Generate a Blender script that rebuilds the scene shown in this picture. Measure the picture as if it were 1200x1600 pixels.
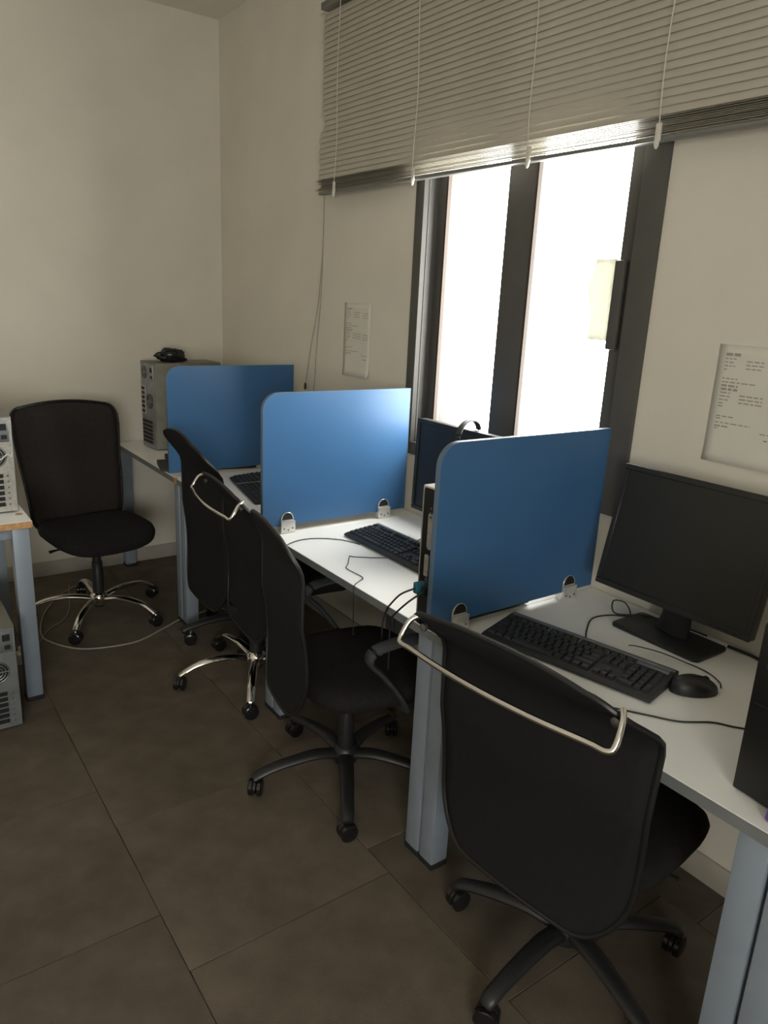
import bpy, bmesh, math, random
from mathutils import Vector, Matrix
random.seed(7)
S = bpy.context.scene
for o in list(bpy.data.objects): bpy.data.objects.remove(o)
C = S.collection
PI = math.pi

# ------------------------------------------------------------------ camera
FPX, YAW, PIT, ROL, CH = 1157.3, 0.63107, 0.27915, 0.04888, 1.6155
Fv = Vector((math.sin(YAW)*math.cos(PIT), math.cos(YAW)*math.cos(PIT), -math.sin(PIT)))
R0 = Vector((math.cos(YAW), -math.sin(YAW), 0)); U0 = R0.cross(Fv)
Rv = R0*math.cos(ROL)+U0*math.sin(ROL); Uv = -R0*math.sin(ROL)+U0*math.cos(ROL)
cd = bpy.data.cameras.new('camera'); cam = bpy.data.objects.new('camera', cd); C.objects.link(cam)
cd.sensor_fit = 'VERTICAL'; cd.sensor_height = 36.0; cd.sensor_width = 27.0
cd.lens = FPX/1600*36.0; cd.clip_start = 0.03
m = Matrix((Rv, Uv, -Fv)).transposed().to_4x4(); m.translation = (0, 0, CH); cam.matrix_world = m
S.camera = cam

# ------------------------------------------------------------------ world, light, exposure
w = bpy.data.worlds.new('world'); S.world = w; w.use_nodes = True
bg = w.node_tree.nodes['Background']; bg.inputs[0].default_value = (1.0, 0.985, 0.95, 1); bg.inputs[1].default_value = 24.0
S.view_settings.view_transform = 'Standard'; S.view_settings.look = 'None'
S.view_settings.gamma = 1.0; S.view_settings.use_curve_mapping = False
S.view_settings.exposure = 0.0
XW, YF, ZC, XL, YB = 1.89, 4.34, 3.04, -2.4, -1.9      # window wall, far wall, ceiling, other walls
WIN = (1.345, 2.463, 1.0, 2.25)                         # window opening y0,y1,z0,z1
FILL_WIN = (-1.9, -.3, 1.05, 2.2)                           # unseen window added behind the photographer to brighten the room, x0,x1,z0,z1
for (a, b, c, d) in (WIN,):                        # portals that guide the daylight through the openings
    ld = bpy.data.lights.new('window_portal', 'AREA'); ld.shape = 'RECTANGLE'; ld.size = d-c; ld.size_y = b-a
    ld.cycles.is_portal = True
    lo = bpy.data.objects.new('window_portal', ld); C.objects.link(lo)
    lo.location = (XW+.29, (a+b)/2, (c+d)/2); lo.rotation_euler = (0, PI/2, 0)

ld = bpy.data.lights.new('window_portal', 'AREA'); ld.shape = 'RECTANGLE'; ld.size = FILL_WIN[1]-FILL_WIN[0]; ld.size_y = FILL_WIN[3]-FILL_WIN[2]
ld.cycles.is_portal = True
lo = bpy.data.objects.new('window_portal', ld); C.objects.link(lo)
lo.location = ((FILL_WIN[0]+FILL_WIN[1])/2, YB-.13, (FILL_WIN[2]+FILL_WIN[3])/2); lo.rotation_euler = (PI/2, 0, 0)

# ------------------------------------------------------------------ materials
def mat(name, col, rough=.6, metal=0., noise=0., nscale=20., bump=0., bscale=200., spec=.5, obj_var=0., coat=0., stretch=None):
    M = bpy.data.materials.new(name); M.use_nodes = True
    nt = M.node_tree; N = nt.nodes; L = nt.links; b = N['Principled BSDF']
    b.inputs['Base Color'].default_value = (*col, 1); b.inputs['Roughness'].default_value = rough
    b.inputs['Metallic'].default_value = metal; b.inputs['Specular IOR Level'].default_value = spec
    b.inputs['Coat Weight'].default_value = coat
    tc = N.new('ShaderNodeTexCoord'); src = tc.outputs['Object']
    if stretch:
        mp = N.new('ShaderNodeMapping'); mp.inputs['Scale'].default_value = stretch; L.new(src, mp.inputs[0]); src = mp.outputs[0]
    if noise or obj_var:
        nz = N.new('ShaderNodeTexNoise'); nz.inputs['Scale'].default_value = nscale; nz.inputs['Detail'].default_value = 6
        L.new(src, nz.inputs['Vector'])
        mr = N.new('ShaderNodeMapRange'); mr.inputs['From Min'].default_value = .3; mr.inputs['From Max'].default_value = .7
        mr.inputs['To Min'].default_value = 1-noise; mr.inputs['To Max'].default_value = 1+noise
        L.new(nz.outputs['Fac'], mr.inputs['Value']); val = mr.outputs[0]
        if obj_var:
            oi = N.new('ShaderNodeObjectInfo'); m2 = N.new('ShaderNodeMapRange')
            m2.inputs['To Min'].default_value = 1-obj_var; m2.inputs['To Max'].default_value = 1+obj_var
            L.new(oi.outputs['Random'], m2.inputs['Value'])
            mu = N.new('ShaderNodeMath'); mu.operation = 'MULTIPLY'; L.new(val, mu.inputs[0]); L.new(m2.outputs[0], mu.inputs[1]); val = mu.outputs[0]
        vm = N.new('ShaderNodeVectorMath'); vm.operation = 'SCALE'; vm.inputs[0].default_value = col
        L.new(val, vm.inputs['Scale']); L.new(vm.outputs[0], b.inputs['Base Color'])
    if bump:
        n2 = N.new('ShaderNodeTexNoise'); n2.inputs['Scale'].default_value = bscale; n2.inputs['Detail'].default_value = 3
        L.new(src, n2.inputs['Vector'])
        bp = N.new('ShaderNodeBump'); bp.inputs['Strength'].default_value = bump; bp.inputs['Distance'].default_value = .01
        L.new(n2.outputs['Fac'], bp.inputs['Height']); L.new(bp.outputs[0], b.inputs['Normal'])
    return M
def mesh_fabric(name, col, alpha):
    # woven see-through mesh: fine horizontal threads over an open weave
    M = mat(name, col, .75, 0, .15, 60, .15, 900, .3)
    nt = M.node_tree; N = nt.nodes; L = nt.links; b = N['Principled BSDF']; out = N['Material Output']
    tr = N.new('ShaderNodeBsdfTransparent'); mx = N.new('ShaderNodeMixShader')
    tc = N.new('ShaderNodeTexCoord'); wv = N.new('ShaderNodeTexWave'); wv.bands_direction = 'Z'; wv.inputs['Scale'].default_value = 55
    L.new(tc.outputs['Object'], wv.inputs['Vector'])
    mr = N.new('ShaderNodeMapRange'); mr.inputs['To Min'].default_value = 1-2*alpha; mr.inputs['To Max'].default_value = 1.
    L.new(wv.outputs['Fac'], mr.inputs['Value']); L.new(mr.outputs[0], mx.inputs[0])
    L.new(tr.outputs[0], mx.inputs[1]); L.new(b.outputs[0], mx.inputs[2]); L.new(mx.outputs[0], out.inputs['Surface'])
    return M
M = dict(
 wall=mat('wall_paint', (.66,.615,.525), .85, noise=.04, nscale=3, bump=.06, bscale=120),
 ceil=mat('ceiling_paint', (.76,.73,.65), .9, noise=.03, nscale=3, bump=.05),
 base=mat('baseboard_tile', (.42,.38,.32), .5, noise=.12, nscale=8),
 carpet=mat('carpet', (.150,.123,.094), 1., noise=.16, nscale=9, bump=.7, bscale=420, spec=.1, obj_var=.16),
 sub=mat('subfloor', (.03,.026,.02), 1.),
 frame=mat('window_aluminium', (.075,.07,.064), .5, .0, noise=.06, nscale=12),
 edge_strip=mat('window_strip_tan', (.042,.023,.012), .6, noise=.1, nscale=30),  # thin tan strip beside the glass
 slat=mat('blind_slat', (.46,.425,.355), .5, .1, noise=.08, nscale=14, stretch=(1,.2,1)),
 rail=mat('blind_rail', (.20,.20,.19), .35, .5, noise=.08, nscale=20),
 cord=mat('blind_cord', (.62,.58,.5), .8, noise=.1, nscale=80),
 paper=mat('paper', (.64,.61,.535), .8, noise=.03, nscale=8),
 ink=mat('printed_ink', (.33,.295,.275), .9, noise=.3, nscale=300),
 white=mat('desk_laminate', (.85,.84,.81), .38, noise=.02, nscale=5),
 edge=mat('desk_edge_band', (.17,.175,.175), .5, noise=.06, nscale=20),
 wood=mat('raw_board_edge', (.50,.27,.12), .7, noise=.25, nscale=60),
 steel=mat('desk_steel_paint', (.25,.29,.34), .42, .1, noise=.05, nscale=15),
 rubber=mat('rubber_foot', (.012,.012,.013), .7, noise=.1, nscale=50),
 blue=mat('blue_laminate', (.041,.120,.258), .36, noise=.03, nscale=6, spec=.38),
 bluedge=mat('panel_edge_band', (.10,.15,.22), .45, noise=.05, nscale=30),
 clip=mat('clip_plate', (.66,.65,.62), .3, .55, noise=.08, nscale=60),
 screw=mat('screw', (.2,.19,.18), .4, .8, noise=.1, nscale=90),
 chrome=mat('chrome', (.80,.77,.73), .12, 1., noise=.04, nscale=20),
 mesh=mesh_fabric('chair_mesh', (.008,.008,.009), .025),
 meshb=mesh_fabric('chair_mesh_brown', (.022,.016,.014), .03),
 fabric=mat('seat_fabric', (.016,.014,.014), .95, noise=.2, nscale=70, bump=.35, bscale=600, spec=.2),
 plastic=mat('black_plastic', (.016,.016,.017), .42, noise=.12, nscale=40, bump=.03, bscale=500),
 gloss=mat('gloss_black_plastic', (.014,.013,.013), .18, noise=.1, nscale=30),
 arm=mat('armrest_plastic', (.035,.038,.043), .5, noise=.1, nscale=40),
 key=mat('key_plastic', (.02,.02,.021), .45, noise=.1, nscale=200),
 kbody=mat('keyboard_body', (.022,.022,.023), .5, noise=.1, nscale=60),
 silver=mat('keyboard_silver', (.20,.21,.22), .4, .5, noise=.06, nscale=60),
 screen=mat('monitor_screen', (.016,.0155,.013), .38, noise=.06, nscale=15),
 bezel=mat('monitor_bezel', (.016,.016,.015), .45, noise=.08, nscale=40),
 case=mat('black_case', (.008,.0075,.0075), .45, noise=.1, nscale=40),
 galv=mat('galvanised_steel', (.34,.36,.37), .42, .75, noise=.18, nscale=18),
 beige=mat('dusty_case_top', (.21,.20,.165), .6, .1, noise=.15, nscale=14),
 pale_and_sheen=mat('pale_finish_and_lid_sheen', (.62,.60,.55), .45, noise=.06, nscale=20),  # plain pale finish; on the slim tower lid it stands for reflected sky
 port=mat('port_metal', (.50,.48,.44), .4, .5, noise=.15, nscale=80),
 dark=mat('dark_recess', (.008,.008,.008), .7, noise=.1, nscale=50),
 bag=mat('plastic_bag_black', (.012,.012,.012), .22, noise=.2, nscale=30, bump=.5, bscale=40),
 cable=mat('black_cable', (.013,.013,.013), .5, noise=.1, nscale=50),
 gcable=mat('grey_cable', (.30,.28,.23), .6, noise=.1, nscale=50),
 plug=mat('cream_plug', (.55,.50,.38), .5, noise=.08, nscale=40),
 blueplug=mat('blue_plug', (.03,.16,.22), .5, noise=.1, nscale=60),
 purple=mat('purple_card', (.09,.04,.22), .6, noise=.1, nscale=40),
)
g = bpy.data.materials.new('window_glass'); g.use_nodes = True
N = g.node_tree.nodes; N.remove(N['Principled BSDF'])
tr = N.new('ShaderNodeBsdfTransparent'); tr.inputs[0].default_value = (.97,.98,.97,1)
gl = N.new('ShaderNodeBsdfGlossy'); gl.inputs['Roughness'].default_value = .03
mx = N.new('ShaderNodeMixShader'); mx.inputs[0].default_value = .06
g.node_tree.links.new(tr.outputs[0], mx.inputs[1])
g.node_tree.links.new(gl.outputs[0], mx.inputs[2]); g.node_tree.links.new(mx.outputs[0], N['Material Output'].inputs[0])
M['glass'] = g
g = bpy.data.materials.new('translucent_sheet'); g.use_nodes = True
N = g.node_tree.nodes; N.remove(N['Principled BSDF'])
df = N.new('ShaderNodeBsdfDiffuse'); tl = N.new('ShaderNodeBsdfTranslucent'); mx = N.new('ShaderNodeMixShader'); mx.inputs[0].default_value = .6
nz = N.new('ShaderNodeTexNoise'); nz.inputs['Scale'].default_value = 12; cr = N.new('ShaderNodeValToRGB')
cr.color_ramp.elements[0].color = (.36,.36,.31,1); cr.color_ramp.elements[1].color = (.56,.55,.50,1)
lk = g.node_tree.links; lk.new(nz.outputs[0], cr.inputs[0]); lk.new(cr.outputs[0], df.inputs[0]); lk.new(cr.outputs[0], tl.inputs[0])
lk.new(df.outputs[0], mx.inputs[1]); lk.new(tl.outputs[0], mx.inputs[2]); lk.new(mx.outputs[0], N['Material Output'].inputs[0])
M['sheet'] = g

# ------------------------------------------------------------------ mesh helpers
class MB:
    def __init__(s): s.v = []; s.f = []
    def add(s, vs, fs, T=None):
        n = len(s.v)
        s.v += [tuple(T @ Vector(v)) if T else tuple(v) for v in vs]
        s.f += [tuple(i+n for i in f) for f in fs]; return s
    def box(s, x0, x1, y0, y1, z0, z1, T=None):
        vs = [(x,y,z) for z in (z0,z1) for y in (y0,y1) for x in (x0,x1)]
        return s.add(vs, [(0,2,3,1),(4,5,7,6),(0,1,5,4),(2,6,7,3),(0,4,6,2),(1,3,7,5)], T)
    def prism(s, poly, axis, a, b, T=None):
        def P(p, h):
            return {'x':(h,p[0],p[1]), 'y':(p[0],h,p[1]), 'z':(p[0],p[1],h)}[axis]
        n = len(poly); vs = [P(p,a) for p in poly]+[P(p,b) for p in poly]
        fs = [tuple(range(n))[::-1], tuple(range(n,2*n))]+[(i,(i+1)%n,n+(i+1)%n,n+i) for i in range(n)]
        return s.add(vs, fs, T)
    def tube(s, pts, r, n=8, closed=False, flat=1., up=None, T=None):
        pts = [Vector(p) for p in pts]; k = len(pts); rs = r if isinstance(r,(list,tuple)) else [r]*k
        vs = []; prev = None
        for i,p in enumerate(pts):
            if closed: t = pts[(i+1)%k]-pts[i-1]
            else: t = pts[min(i+1,k-1)]-pts[max(i-1,0)]
            t.normalize()
            if up is not None: a = Vector(up)-t*t.dot(Vector(up))
            elif prev is None: a = t.orthogonal()
            else: a = prev-t*t.dot(prev)
            if a.length < 1e-6: a = t.orthogonal()
            a.normalize(); prev = a; b = t.cross(a)
            for j in range(n):
                an = 2*PI*j/n; vs.append(p+a*math.cos(an)*rs[i]*flat+b*math.sin(an)*rs[i])
        fs = []
        for i in range(k if closed else k-1):
            q = (i+1)%k
            for j in range(n): fs.append((i*n+j, i*n+(j+1)%n, q*n+(j+1)%n, q*n+j))
        if not closed: fs += [tuple(range(n))[::-1], tuple(range((k-1)*n, k*n))]
        return s.add(vs, fs, T)
    def lathe(s, prof, n=20, T=None):      # profile of (radius, z) about z
        k = len(prof); vs = [(r*math.cos(2*PI*j/n), r*math.sin(2*PI*j/n), z) for r,z in prof for j in range(n)]
        fs = [(i*n+j, i*n+(j+1)%n, (i+1)*n+(j+1)%n, (i+1)*n+j) for i in range(k-1) for j in range(n)]
        fs += [tuple(range(n))[::-1], tuple(range((k-1)*n, k*n))]
        return s.add(vs, fs, T)
    def build(s, name, m, parent=None, bevel=0., seg=2, sub=0, solid=0.):
        me = bpy.data.meshes.new(name); me.from_pydata(s.v, [], s.f)
        bm = bmesh.new(); bm.from_mesh(me); bmesh.ops.recalc_face_normals(bm, faces=bm.faces)
        if bevel:
            es = [e for e in bm.edges if len(e.link_faces) == 2 and e.calc_face_angle(0) > .5]
            bmesh.ops.bevel(bm, geom=es, offset=bevel, segments=seg, affect='EDGES', profile=.5, clamp_overlap=True)
        bm.to_mesh(me); bm.free()
        for p in me.polygons: p.use_smooth = True
        me.set_sharp_from_angle(angle=math.radians(38))
        me.materials.append(M[m]); o = bpy.data.objects.new(name, me); C.objects.link(o)
        if parent: o.parent = parent
        if solid: md = o.modifiers.new('thickness','SOLIDIFY'); md.thickness = solid; md.offset = 0
        if sub: md = o.modifiers.new('smooth','SUBSURF'); md.levels = sub; md.render_levels = sub
        return o
def tag(o, label, cat, group=None):
    o['label'] = label; o['category'] = cat
    if group: o['group'] = group
    return o
def thing(name, label, cat, loc=(0,0,0), rz=0, group=None):
    o = bpy.data.objects.new(name, None); C.objects.link(o); o.empty_display_size = .1
    o.location = loc; o.rotation_euler = (0,0,rz); return tag(o, label, cat, group)
def struct(o): o['kind'] = 'structure'; return o
def TR(x, y, z, rx=0, ry=0, rz=0):
    return Matrix.Translation((x,y,z)) @ Matrix.Rotation(rz,4,'Z') @ Matrix.Rotation(ry,4,'Y') @ Matrix.Rotation(rx,4,'X')
def smooth_path(pts, n=6, closed=False):   # Catmull-Rom
    pts = [Vector(p) for p in pts]; out = []; k = len(pts)
    rng = range(k if closed else k-1)
    for i in rng:
        if closed: a,b,c,d = pts[i-1],pts[i],pts[(i+1)%k],pts[(i+2)%k]
        else: a,b,c,d = pts[max(i-1,0)],pts[i],pts[i+1],pts[min(i+2,k-1)]
        for j in range(n):
            t = j/n
            out.append(.5*((2*b)+(c-a)*t+(2*a-5*b+4*c-d)*t*t+(3*b-a-3*c+d)*t**3))
    if not closed: out.append(pts[-1])
    return out
def rrect(w, h, r, n=5, corners=(1,1,1,1)):    # centred rounded rectangle outline, corner order: ++ -+ -- +-
    out = []
    for i,(sx,sy) in enumerate(((1,1),(-1,1),(-1,-1),(1,-1))):
        if corners[i]:
            for j in range(n+1):
                a = PI/2*i+PI/2*j/n
                out.append((sx*(w/2-r)+r*math.cos(a), sy*(h/2-r)+r*math.sin(a)))
        else: out.append((sx*w/2, sy*h/2))
    return out

# ------------------------------------------------------------------ the room
T_ = .16
fl = struct(MB().box(XL-T_, XW+T_, YB-T_, YF+T_, -.12, -.008).build('floor', 'sub'))
TS = .61
ix = -8
while True:                                             # carpet tiles laid in columns, every column shifted
    x0 = .508+TS*ix; x1 = x0+TS; ix += 1
    if x0 >= XW: break
    if x1 <= XL: continue
    off = {0:1.415, -1:1.62, 1:1.53, -2:1.36}.get(ix-1, 1.415+.2*((ix*7)%3))
    k = -9
    while True:
        y0 = off+TS*k; y1 = y0+TS; k += 1
        if y0 >= YF: break
        if y1 <= YB: continue
        a,b,c,d = max(x0,XL)+.0008, min(x1,XW)-.0008, max(y0,YB)+.0008, min(y1,YF)-.0008
        if b-a < .02 or d-c < .02: continue
        cx, cy = (a+b)/2, (c+d)/2; z = random.uniform(-.0012, 0)
        t = MB().prism([(a-cx,c-cy),(b-cx,c-cy),(b-cx,d-cy),(a-cx,d-cy)], 'z', -.008, 0).build('carpet_tile', 'carpet', fl, bevel=.0016, seg=1)
        t.location = (cx, cy, z)
struct(MB().box(XL-T_, XW+.30, YB-T_, YF+T_, ZC, ZC+.12).build('ceiling', 'ceil'))
struct(MB().box(XL-T_, XW+T_, YF, YF+T_, 0, ZC).build('wall_far', 'wall'))
ya, yb_ = YB-T_, YB
struct(MB().box(XL-T_, XW+T_, ya, yb_, 0, FILL_WIN[2]).box(XL-T_, XW+T_, ya, yb_, FILL_WIN[3], ZC).box(XL-T_, FILL_WIN[0], ya, yb_, FILL_WIN[2], FILL_WIN[3]).box(FILL_WIN[1], XW+T_, ya, yb_, FILL_WIN[2], FILL_WIN[3]).build('wall_back', 'wall'))
r3 = bpy.data.objects.new('window_2', None); C.objects.link(r3); r3.location = ((FILL_WIN[0]+FILL_WIN[1])/2, YB, FILL_WIN[2]); struct(r3)  # added window out of view, there for its light
hw, hh3 = (FILL_WIN[1]-FILL_WIN[0])/2, FILL_WIN[3]-FILL_WIN[2]
for k in range(3): xx = -hw+(2*hw-.05)*k/2; MB().box(xx, xx+.05, -.1, .01, 0, hh3).build('frame_jamb', 'frame', r3, bevel=.003)
for zz in (0, hh3-.05): MB().box(-hw, hw, -.1, .01, zz, zz+.05).build('frame_rail', 'frame', r3, bevel=.003)
for k in range(2): x_ = -hw+.05+(2*hw-.05)*k/2; MB().box(x_-.005, x_+(2*hw-.05)/2-.045, -.05, -.045, .045, hh3-.045).build('glass_pane', 'glass', r3)
struct(MB().box(XL-T_, XL, YB, YF, 0, ZC).build('wall_left', 'wall'))
wb = MB(); wx0, wx1 = XW, XW+.30  # wall thickened so the reveal blocks grazing daylight
wb.box(wx0, wx1, YB, YF, 0, WIN[2]).box(wx0, wx1, YB, YF, WIN[3], ZC)
wb.box(wx0, wx1, WIN[1], YF, WIN[2], WIN[3]).box(wx0, wx1, YB, WIN[0], WIN[2], WIN[3])
struct(wb.build('wall_right', 'wall'))
struct(MB().box(XL, XW, YF-.012, YF, 0, .085).build('baseboard_far', 'base', bevel=.003))
struct(MB().box(XW-.012, XW, YB, YF-.012, 0, .085).build('baseboard_right', 'base', bevel=.003))

def window(n, W, detail):
    y0,y1,z0,z1 = W; xa, xb = XW-.012, XW+.302  # frame deepened to line the whole reveal dark and cut bounced daylight
    r = bpy.data.objects.new('window_%d' % n, None); C.objects.link(r); r.location = (XW, (y0+y1)/2, z0); struct(r)
    ox, oy, oz = r.location
    def b(name, m, bx, bevel=.003):
        q = MB().box(bx[0]-ox, bx[1]-ox, bx[2]-oy, bx[3]-oy, bx[4]-oz, bx[5]-oz); return q.build(name, m, r, bevel=bevel)
    fw = .052
    b('frame_jamb', 'frame', (xa, xb, y1-fw, y1, z0, z1)); b('frame_jamb', 'frame', (xa, xb, y0, y0+fw+.03, z0, z1))
    b('frame_head', 'frame', (xa, xb, y0+fw+.03, y1-fw, z1-fw, z1)); b('frame_sill', 'frame', (xa, xb, y0+fw+.03, y1-fw, z0, z0+fw))
    # far sash (outer track) and near sash (inner track)
    L0, L1, R0_, R1_ = 1.90-2.463+y1, y1-fw, y0+fw+.03, 1.99-1.345+y0
    za, zb = z0+fw, z1-fw
    for nm, a, c, xs in (('outer_sash', L0, L1, XW+.062), ('inner_sash', R0_, R1_, XW+.022)):
        xe = xs+.03
        if nm == 'outer_sash': sa, sc = .055, .05
        else: sa, sc = .065, .132
        st = b('sash_stile', 'frame', (xs, xe, c-sc, c, za, zb)); b('sash_stile', 'frame', (xs, xe, a, a+sa, za, zb))
        b('sash_rail', 'frame', (xs, xe, a+sa, c-sc, za, za+.05)); b('sash_rail', 'frame', (xs, xe, a+sa, c-sc, zb-.05, zb))
        b('glass_pane', 'glass', (xs+.012, xs+.017, a+sa-.004, c-sc+.004, za+.046, zb-.046), 0)
        b('edge_strip', 'edge_strip', (xs-.004, xs+.012, c-sc-.008, c-sc+.001, za+.05, zb-.05), 0)
    b('track_fin', 'frame', (XW+.012, XW+.016, y1-fw-.003, y1-fw, za, zb), 0)
    if detail:
        h = b('latch', 'frame', (XW+.004, XW+.022, R0_+.03, R0_+.068, 1.50, 1.76), .006)
    return r
window(1, WIN, True)
# creased sheet stuck to the near pane
q = MB(); ys = 1.50; nn = 8
vs = []; fs = []
for i in range(nn+1):
    for j in range(5):
        zz = 1.525+.24*i/nn; vs.append((XW+.026+.003*math.sin(i*2.1+j*1.7), ys+(.088-.012*math.sin(i*.9))*j/4, zz))
for i in range(nn):
    for j in range(4): k = i*5+j; fs.append((k,k+1,k+6,k+5))
tag(q.add(vs, fs).build('taped_sheet', 'sheet', solid=.0006), 'pale creased sheet stuck inside the right window pane by the latch', 'paper')

# ------------------------------------------------------------------ venetian blind
bl = thing('venetian_blind', 'wide grey-beige slatted blind half lowered over the window', 'blind', (1.82, 1.9, 2.04))
BY0, BY1 = .72, 3.10
slat_cache = {}
def slat_mesh(ln, tilt, thick):
    key = (round(ln,4), tilt)
    if key in slat_cache: return slat_cache[key]
    q = MB(); w2 = .0135; vs = []
    for y in (-ln/2, ln/2):
        for (dx, dz) in ((-w2, 0), (0, .003), (w2, 0)):
            a = math.radians(tilt); vs.append((dx*math.cos(a)-dz*math.sin(a), y, dx*math.sin(a)+dz*math.cos(a)))
    n = 3; vs += [(x, y, z-thick) for x,y,z in vs]
    fs = [(0,1,4,3),(1,2,5,4),(6,9,10,7),(7,10,11,8),(0,3,9,6),(2,8,11,5),(0,6,7,1),(1,7,8,2),(3,4,10,9),(4,5,11,10)]
    slat_cache[key] = q.add(vs, fs); return slat_cache[key]
def put_slat(z, y1, tilt, xo=0.):
    o = slat_mesh(y1-BY0, tilt, .0006)
    if not hasattr(o, 'me'): ob = o.build('slat', 'slat', bl); o.me = ob.data
    else: ob = bpy.data.objects.new('slat', o.me); C.objects.link(ob); ob.parent = bl
    ob.location = (xo, (y1+BY0)/2-1.9, z-2.04); return ob
nS = 30
for i in range(nS):
    z = 2.125+.0212*i
    if z < 2.30: y1 = 3.10+random.choice((0,.004,-.004))
    elif z < 2.40: y1 = 3.06+(.03*abs(z-2.34)/.06)
    else: y1 = 3.085
    put_slat(z, round(y1,3), 74)
for i in range(11): put_slat(2.066+.0046*i, round(3.10+random.choice((0,.012,-.008,.02)),3), 6+random.uniform(-3,3), random.uniform(-.004,.004))
def bpart(name, m, q, bevel=0.): o = q.build(name, m, bl, bevel=bevel); return o
bpart('bottom_rail', 'rail', MB().box(-.014,.014, BY0-1.9, 3.085-1.9, .008, .02), .003)
bpart('head_rail', 'rail', MB().box(-.02,.02, BY0-1.9, 3.085-1.9, .725, .752), .003)
bpart('rail_end', 'pale_and_sheen', MB().lathe([(.004,0),(.013,.002),(.015,.012),(.013,.022)], 14, TR(0,3.085-1.9,.735,-PI/2)))
for k,(yt,yb) in enumerate(((2.93,2.945),(2.397,2.387),(1.835,1.80),(1.338,1.335),(.85,.85))):
    pts = [(-.0185, yt-1.9, .735)]+[(-.0185+.0012*math.sin(i*1.3+k), yt+(yb-yt)*i/8+.006*math.sin(i*.8+k)-1.9, .735-.7*i/8) for i in range(1,9)]
    bpart('ladder_cord', 'cord', MB().tube(smooth_path(pts,3), .0016, 5))
    bpart('cord_clip', 'cord', MB().box(-.022,-.015, yb-1.908, yb-1.892, .006, .05).lathe([(.003,-.02),(.007,-.012),(.007,0),(.004,.006)], 8, TR(-.02, yb-1.9, .008)), .002)
# mounting bracket arms that tie the rail to the wall
for yy in (.95, 2.75): bpart('bracket', 'rail', MB().box(-.005, XW-1.82, yy-1.91, yy-1.89, .752, .757).box(XW-1.82-.004, XW-1.82, yy-1.91, yy-1.89, .72, .78))
pc = thing('blind_pull_cord', 'long thin pull cord hanging from the left end of the blind', 'cord', (1.845, 3.08, 1.17))
def rel(pts, o): return [(p[0]-o[0], p[1]-o[1], p[2]-o[2]) for p in pts]
o_ = (1.845, 3.08, 1.17)
for e, yend, zend in (('cord', 3.265, 1.185), ('cord', 3.185, 1.10)):
    MB().tube(smooth_path(rel([(1.835,3.08,2.065),(1.84,3.09,1.85),(1.85,3.135 if yend > 3.2 else 3.115,1.6),(1.855,3.20 if yend > 3.2 else 3.15,1.4),(1.86,yend,zend)], o_), 6), .0022, 6).build(e, 'gcable', pc)
MB().lathe([(.003,.014),(.006,.008),(.007,-.01),(.004,-.022)], 10, TR(1.86-o_[0], 3.265-o_[1], 1.185-o_[2])).build('tassel', 'plastic', pc)

# ------------------------------------------------------------------ papers
def sheet(name, label, yl, yr, zb, zt, rows, curl, seed):
    rnd = random.Random(seed); wd = yl-yr; hh = zt-zb
    t = thing(name, label, 'paper', (XW, (yl+yr)/2, zb), 0)
    vs = []; fs = []; nx, nz_ = 8, 12
    def off(u, v): return -.0015-.012*curl*max(0, (.18-v)/.18)**2*(.4+.6*u)
    for i in range(nz_+1):
        for j in range(nx+1):
            u, v = j/nx, i/nz_; vs.append((off(u,v), wd/2-wd*u, hh*v))
    for i in range(nz_):
        for j in range(nx): k = i*(nx+1)+j; fs.append((k,k+1,k+nx+2,k+nx+1))
    MB().add(vs, fs).build('page', 'paper', t, solid=.0005)
    q = MB()
    for (v, u0, u1, th) in rows:
        u = u0
        while u < u1-.01:
            ln = min(rnd.uniform(.03,.09), u1-u); z = hh*v; x = off(u,v)-.0008
            q.add([(x, wd/2-wd*u, z-th/2),(x, wd/2-wd*(u+ln), z-th/2),(x, wd/2-wd*(u+ln), z+th/2),(x, wd/2-wd*u, z+th/2)], [(0,1,2,3)])
            u += ln+.018
    o = q.build('printed_lines', 'ink', t); o['kind'] = 'stuff'
    return t
def layout(heavy):
    r = [(.92,.10,.30,.006*heavy)]
    for k,v in enumerate((.885,.855,.825,.795)): r += [(v,.10,.24 if k < 3 else .16,.003)]+([(v-.012,.38,.60,.003),(v-.02,.72,.92,.003)] if k < 3 else [])
    r += [(.72,.10,.30,.003),(.69,.10,.56,.003),(.66,.10,.32,.004*heavy),(.63,.10,.32,.005*heavy)]
    for k,v in enumerate((.60,.57,.54,.51,.485)): r += [(v,.10,.24 if k < 3 else .16,.0035)]+([(v-.012,.36,.66,.0035),(v-.02,.74,.94,.003)] if k < 3 else [])
    r += [(.40,.10,.34,.003),(.38,.10,.16,.003),(.345,.10,.56,.003),(.315,.10,.30,.004),(.295,.10,.15,.003),(.30,.70,.92,.003),(.25,.76,.90,.004)]
    return r
sheet('notice_sheet', 'printed notice on the wall between blind cord and window', 2.965, 2.752, 1.27, 1.595, layout(1), .8, 1)
sheet('notice_sheet', 'printed notice on the wall above the near monitor', 1.115, .905, 1.235, 1.545, layout(1.3), .6, 2)

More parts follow.
